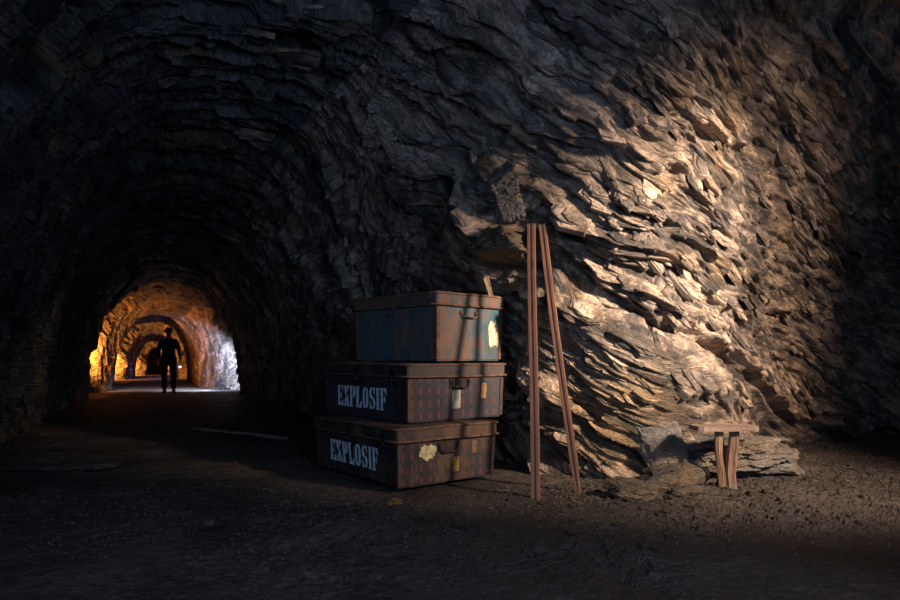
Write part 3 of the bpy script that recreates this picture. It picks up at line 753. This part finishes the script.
def log(cx, cy, r0, r1_, h, seed, lean):
    bm = bmesh.new(); bmesh.ops.create_cone(bm, cap_ends=True, cap_tris=False, segments=28, radius1=1, radius2=1, depth=1)
    es = [e for e in bm.edges if abs(e.verts[0].co.z-e.verts[1].co.z) > .5]
    bmesh.ops.subdivide_edges(bm, edges=es, cuts=26, use_grid_fill=False)
    for v in bm.verts:
        f = v.co.z+.5; a = math.atan2(v.co.y, v.co.x)
        r = (r0*(1-f)+r1_*f)*(1+.16*math.sin(2*a+seed)+.10*math.sin(5*a+seed*2+f*2)+.07*math.sin(9*a+seed+f*5)) * (1+.10*math.sin(f*7+seed))
        d = math.hypot(v.co.x, v.co.y); r *= d
        v.co = (cx+lean[0]*f+math.cos(a)*r+.012*math.sin(f*5+seed), cy+lean[1]*f+math.sin(a)*r*.8, -.01+f*h)
    return link('log_leg', bm, M['log'], st)
log(-.035, -.05, .026, .023, .462, 1.3, (-.012, .01)); log(.035, -.06, .042, .030, .466, 3.1, (.022, .03)); log(.00, .05, .028, .024, .466, 5.2, (.0, 0))

# ------------------------------------------------------------------ stones by the wall
S = []
S.append(stone('boulder', (2.20, 5.36, .18), (.92, .62, .46), 31, (0, .06, .12), M['stone_grey'], 'long grey layered boulder lying behind the rustic stool', 'boulder', sub=6, lay=.55))
S.append(stone('boulder', (1.68, 5.10, .36), (.36, .22, .74), 44, (-.35, -.30, .2), M['stone_grey'], 'upright flat-faced rock slab leaning on the wall, left of the grey boulder', 'boulder', lay=.12))
S.append(stone('flat_stone', (1.68, 4.86, .08), (.54, .34, .22), 52, (.06, -.06, .15), M['stone'], 'larger brown flat stone on the floor in front of the upright slab', 'stone', lay=.15))
S.append(stone('flat_stone', (1.26, 4.50, .06), (.40, .26, .16), 63, (.08, .05, -.3), M['stone'], 'flat brown stone at the front left of the larger flat stone', 'stone', lay=.15))
S.append(stone('flat_stone', (1.68, 4.55, .03), (.28, .18, .09), 66, (0, .05, .3), M['stone'], 'low half-buried flat stone between the stool and the two brown flat stones', 'stone'))
S.append(stone('chunk_stone', (1.02, 3.78, .03), (.11, .09, .065), 71, (0, 0, .4), M['stone'], 'dark angular stone lying alone in front of the flat stones', 'stone', sub=4))
S.append(stone('chunk_stone', (-.37, 4.36, .03), (.11, .09, .07), 75, (0, 0, .4), M['ochre_stone'], 'small ochre and dark stone at the foot of the lowest trunk', 'stone', sub=4))
S.append(stone('chunk_stone', (-1.46, 3.95, .02), (.07, .06, .045), 78, (0, 0, .1), M['stone_grey'], 'small pale stone alone on the floor left of the trunks', 'stone', sub=4))
S.append(stone('flat_stone', (2.75, 5.35, .06), (.34, .24, .12), 81, (0, .1, -.3), M['stone_grey'], 'small grey slab at the right end of the grey boulder', 'stone'))
for o in S: on_floor(o, .02 if o.name != 'boulder' else .06)
S[0].location.z += .0

# ------------------------------------------------------------------ loose stones and gravel
rng = np.random.RandomState(4)
protos = []
for k_ in range(5):
    bm = stone_mesh((1, .8, .5), 300+k_*7, planes=9, sub=3, lay=.5); me = bpy.data.meshes.new('loose_stone'); bm.to_mesh(me); bm.free(); me.materials.append(M['stone']); protos.append(me)
FREE = [(-.35, 5.35, 1.05), (SX, SY, .22), (1.6, 4.98, .32), (1.33, 4.72, .25), (1.62, 4.66, .2), (2.36, 5.5, .55), (.585, 4.5, .07), (.925, 4.72, .07)]
cnt = 0; tries = 0; placed = []
while cnt < 60 and tries < 5000:
    tries += 1
    if rng.rand() < .7: x = rng.uniform(.3, 3.6); y = (4.55 if x < 1.9 else 4.55+(x-1.9)*.75) - abs(rng.normal(0, .5)) + .1
    else: x = rng.uniform(-3.2, 1.5); y = rng.uniform(3.3, 5.2)
    if y < 2.9 or any(math.hypot(x-a, y-b) < c for a, b, c in FREE): continue
    sz = rng.uniform(.025, .065)*(1+.6*(rng.rand() < .12))
    if any(math.hypot(x-a, y-b) < c+sz*.7 for a, b, c in placed): continue
    placed.append((x, y, sz*.7))
    o = bpy.data.objects.new('loose_stone', protos[rng.randint(5)]); COL.objects.link(o)
    o.scale = (sz, sz, sz); o.rotation_euler = (0, 0, rng.uniform(0, 6.28)); o.location = (x, y, fz(x, y)+sz*.12)
    tag(o, 'small dark stone scattered among the gravel of the cave floor', 'stone', 'small loose stones on the cave floor'); cnt += 1
# gravel: one object
base = []
for k_ in range(6):
    bm = bmesh.new(); bmesh.ops.create_icosphere(bm, subdivisions=1, radius=.5)
    rg = random.Random(k_)
    for v in bm.verts: v.co = Vector((v.co.x*rg.uniform(.7, 1.2), v.co.y*rg.uniform(.6, 1.1), v.co.z*rg.uniform(.35, .75)))
    V_ = np.array([v.co[:] for v in bm.verts]); F_ = np.array([[v.index for v in f.verts] for f in bm.faces]); base.append((V_, F_)); bm.free()
NG = 7000; VV = []; FF = []; off = 0
gx = np.where(rng.rand(NG) < .62, rng.uniform(.2, 4.2, NG), rng.uniform(-3.2, 1.5, NG)); gy = np.where(gx < 1.9, 4.7, 4.7+(gx-1.9)*.75) - np.abs(rng.normal(0, .75, NG)) + .35
gy = np.where((gx < .2), rng.uniform(3.2, 5.0, NG), gy)
gz = floor_z(np.stack([gx, gy, gx*0], -1))
for i in range(NG):
    if gy[i] < 2.6 or math.hypot(gx[i]+.35, gy[i]-5.35) < .85: continue
    V_, F_ = base[i % 6]; sz = .009 + .020*rng.rand()**2.5; a = rng.uniform(0, 6.28); c, s_ = math.cos(a), math.sin(a)
    P = V_*sz; P = np.stack([P[:, 0]*c-P[:, 1]*s_+gx[i], P[:, 0]*s_+P[:, 1]*c+gy[i], P[:, 2]+gz[i]+sz*.12], -1)
    VV.append(P); FF.append(F_+off); off += len(V_)
VV = np.concatenate(VV); FF = np.concatenate(FF); me = bpy.data.meshes.new('gravel'); me.from_pydata(VV.tolist(), [], FF.tolist())
tag(link('gravel', me, M['stone']), 'fine dark gravel strewn over the cave floor before the lit wall', 'gravel', None, 'stuff')

# thin batten and low slab on the dark floor
def batten(p, q, w_, h_, label):
    p = Vector(p); q = Vector(q); ln = (q-p).length; bm = grid_box(ln, w_, h_, .06)
    for v in bm.verts: v.co.y += .01*math.sin(v.co.x*3); v.co.z += .004*math.sin(v.co.x*5)
    o = link('wooden_batten', bm, M['board']); o.location = ((p.x+q.x)/2, (p.y+q.y)/2, fz((p.x+q.x)/2, (p.y+q.y)/2)-.004); o.rotation_euler = (0, 0, math.atan2(q.y-p.y, q.x-p.x)); return tag(o, label, 'batten')
batten((-3.45, 8.75, 0), (-1.95, 7.7, 0), .06, .035, 'long thin wooden batten lying across the dark tunnel floor left of the trunks')
o = stone('flat_stone', (-3.25, 5.62, .03), (.86, .30, .07), 91, (0, 0, .12), M['stone'], 'long low flat stone lying in the dark at the far left of the floor', 'stone'); on_floor(o, .015)

# ------------------------------------------------------------------ person in the tunnel
def skin_obj(name, verts, edges, radii, mat, parent=None, root_i=0, sub=2):
    me = bpy.data.meshes.new(name); me.from_pydata(verts, edges, []); o = bpy.data.objects.new(name, me); COL.objects.link(o)
    o.modifiers.new('skin', 'SKIN'); me.skin_vertices or me.skin_vertices
    if not me.skin_vertices:
        bm = bmesh.new(); bm.from_mesh(me); bm.verts.layers.skin.verify(); bm.to_mesh(me); bm.free()
    for i, r in enumerate(radii):
        sv = me.skin_vertices[0].data[i]; sv.radius = r if isinstance(r, tuple) else (r, r); sv.use_root = (i == root_i)
    md = o.modifiers.new('sub', 'SUBSURF'); md.levels = sub; md.render_levels = sub
    me.materials.append(mat)
    if parent: o.parent = parent
    o.modifiers['skin'].use_smooth_shade = True
    return o
M['skin'] = plain('skin', (.42, .25, .18), .6, 0, .9, 10, .05)
M['jacket'] = plain('dark_jacket', (.035, .042, .055), .85, 0, .6, 25, .4)
M['trousers'] = plain('dark_trousers', (.028, .028, .034), .9, 0, .6, 25, .4)
M['boot'] = plain('boots', (.02, .018, .016), .6)
M['helmet'] = plain('helmet', (.08, .08, .09), .4, 0, .9, 5, .02)
px, py = -7.34, 16.95
pr = empty('person', (px, py, fz(px, py)+.004), math.radians(22), 'person in dark jacket and trousers walking away in the lit tunnel, small lamp in hand', 'person')
hs = 1.68/1.75
def sc(v): return (v[0]*hs, v[1]*hs, v[2]*hs)
bv = [(0,0,.95),(0,.0,1.12),(0,.01,1.30),(0,.01,1.45),(0,.02,1.53),(0,.02,1.60),(0,.03,1.68),
      (.10,0,.90),(.12,.03,.50),(.13,-.02,.10),(.13,.10,.035), (-.10,0,.90),(-.11,-.02,.50),(-.10,-.08,.10),(-.10,.04,.035),
      (.19,.01,1.41),(.26,-.02,1.16),(.30,.12,.98),(.31,.17,.92), (-.19,.01,1.41),(-.25,-.02,1.16),(-.27,.05,.92),(-.27,.07,.85)]
be = [(0,1),(1,2),(2,3),(3,4),(4,5),(5,6),(0,7),(7,8),(8,9),(9,10),(0,11),(11,12),(12,13),(13,14),(3,15),(15,16),(16,17),(17,18),(3,19),(19,20),(20,21),(21,22)]
brd = [(.15,.11),(.13,.10),(.155,.11),(.12,.09),.052,(.075,.09),(.078,.095),(.09,.09),.06,.042,.035,(.09,.09),.06,.042,.035,.058,.044,.032,.03,.058,.044,.032,.03]
body = skin_obj('body', [sc(v) for v in bv], be, brd, M['skin'], pr)
# five fingers on each hand
for hx, hy, hz, sx in ((.31, .17, .92, 1), (-.27, .07, .85, -1)):
    fv = []; fe = []; fr = []
    for k_ in range(4):
        b0 = len(fv); ox = (k_-1.5)*.021; ln = (.060, .072, .068, .052)[k_]
        fv += [sc((hx, hy+ox*.9, hz)), sc((hx, hy+ox, hz-.04)), sc((hx-sx*.008, hy+ox+.006, hz-.04-ln*.55)), sc((hx-sx*.03, hy+ox+.01, hz-.04-ln))]
        fe += [(b0, b0+1), (b0+1, b0+2), (b0+2, b0+3)]; fr += [.012, .010, .009, .008]
    b0 = len(fv); fv += [sc((hx, hy+.02, hz)), sc((hx-sx*.02, hy+.045, hz-.03)), sc((hx-sx*.035, hy+.05, hz-.06))]; fe += [(b0, b0+1), (b0+1, b0+2)]; fr += [.012, .011, .009]
    for f0 in range(4): fe.append((f0*4, min(f0*4+4, b0)))
    skin_obj('hand', [sc((hx, hy, hz+.03))]+fv, [(0, 1)]+[(a+1, b+1) for a, b in fe], [.028]+fr, M['skin'], pr, 0, 1)
jv = [(0,0,.84),(0,0,1.0),(0,.0,1.15),(0,.01,1.32),(0,.01,1.46),(.19,.01,1.41),(.26,-.02,1.16),(.297,.11,.99),(-.19,.01,1.41),(-.25,-.02,1.16),(-.268,.045,.94)]
je = [(0,1),(1,2),(2,3),(3,4),(3,5),(5,6),(6,7),(3,8),(8,9),(9,10)]
skin_obj('jacket', [sc(v) for v in jv], je, [(.20,.15),(.185,.14),(.175,.13),(.20,.145),(.10,.09),.078,.062,.048,.078,.062,.048], M['jacket'], pr, 2)
tv = [(0,0,.92),(.10,0,.88),(.12,.03,.50),(.13,-.02,.09),(-.10,0,.88),(-.11,-.02,.50),(-.10,-.08,.09)]
skin_obj('trousers', [sc(v) for v in tv], [(0,1),(1,2),(2,3),(0,4),(4,5),(5,6)], [(.16,.13),.115,.082,.068,.115,.082,.068], M['trousers'], pr)
for bx_, by_ in ((.13, .02), (-.10, -.04)):
    bm = bmesh.new(); bmesh.ops.create_uvsphere(bm, u_segments=16, v_segments=10, radius=1)
    for v in bm.verts: v.co = (v.co.x*.05+bx_*hs, v.co.y*.135+(by_+.03)*hs, max(v.co.z*.06, -.035)+.038+(.035 if v.co.y < -.1 else 0)*max(0, v.co.z))
    link('boot', bm, M['boot'], pr, True)
bm = bmesh.new(); bmesh.ops.create_uvsphere(bm, u_segments=20, v_segments=12, radius=1)
for v in bm.verts:
    z = max(v.co.z, -.1); v.co = (v.co.x*.112*(1+(.15 if v.co.z < 0 else 0)), v.co.y*.135*(1+(.12 if v.co.z < 0 else 0))+.02, z*.13+1.66*hs)
link('helmet', bm, M['helmet'], pr, True)
# face, on the side turned away from the camera
for ex in (-.03, .03):
    bm = bmesh.new(); r = bmesh.ops.create_uvsphere(bm, u_segments=8, v_segments=6, radius=.012)
    for v in r['verts']: v.co += Vector((ex, .118, 1.60*hs+.01))
    link('eye', bm, M['boot'], pr)
bm = bmesh.new(); box(bm, (0, .125, 1.575*hs), (.022, .03, .045), .006); link('nose', bm, M['skin'], pr)
# hand lamp
t = NT('lamp_glass'); t.set('Emission Color', (.8, .88, 1.0)); t.set('Emission Strength', 5.0); M['lampglass'] = t.m
lp = Vector((px, py, 0)) + Matrix.Rotation(math.radians(22), 3, 'Z') @ Vector((.31*hs-.02, .20*hs, .0))
hl = empty('hand_lamp', (lp.x, lp.y, .73), 0, 'small lit hand lamp held by the person in the tunnel', 'lamp')
bm = bmesh.new(); bmesh.ops.create_cone(bm, cap_ends=True, segments=14, radius1=.035, radius2=.03, depth=.05); link('lamp_body', bm, M['iron'], hl)
bm = bmesh.new(); bmesh.ops.create_uvsphere(bm, u_segments=12, v_segments=8, radius=.03)
for v in bm.verts: v.co.z = v.co.z*1.2-.03
link('lamp_glass', bm, M['lampglass'], hl)
bm = bmesh.new(); tube(bm, [(.03, 0, .01), (.028, 0, .07), (0, 0, .095), (-.028, 0, .07), (-.03, 0, .01)], .004); link('lamp_bail', bm, M['iron'], hl)
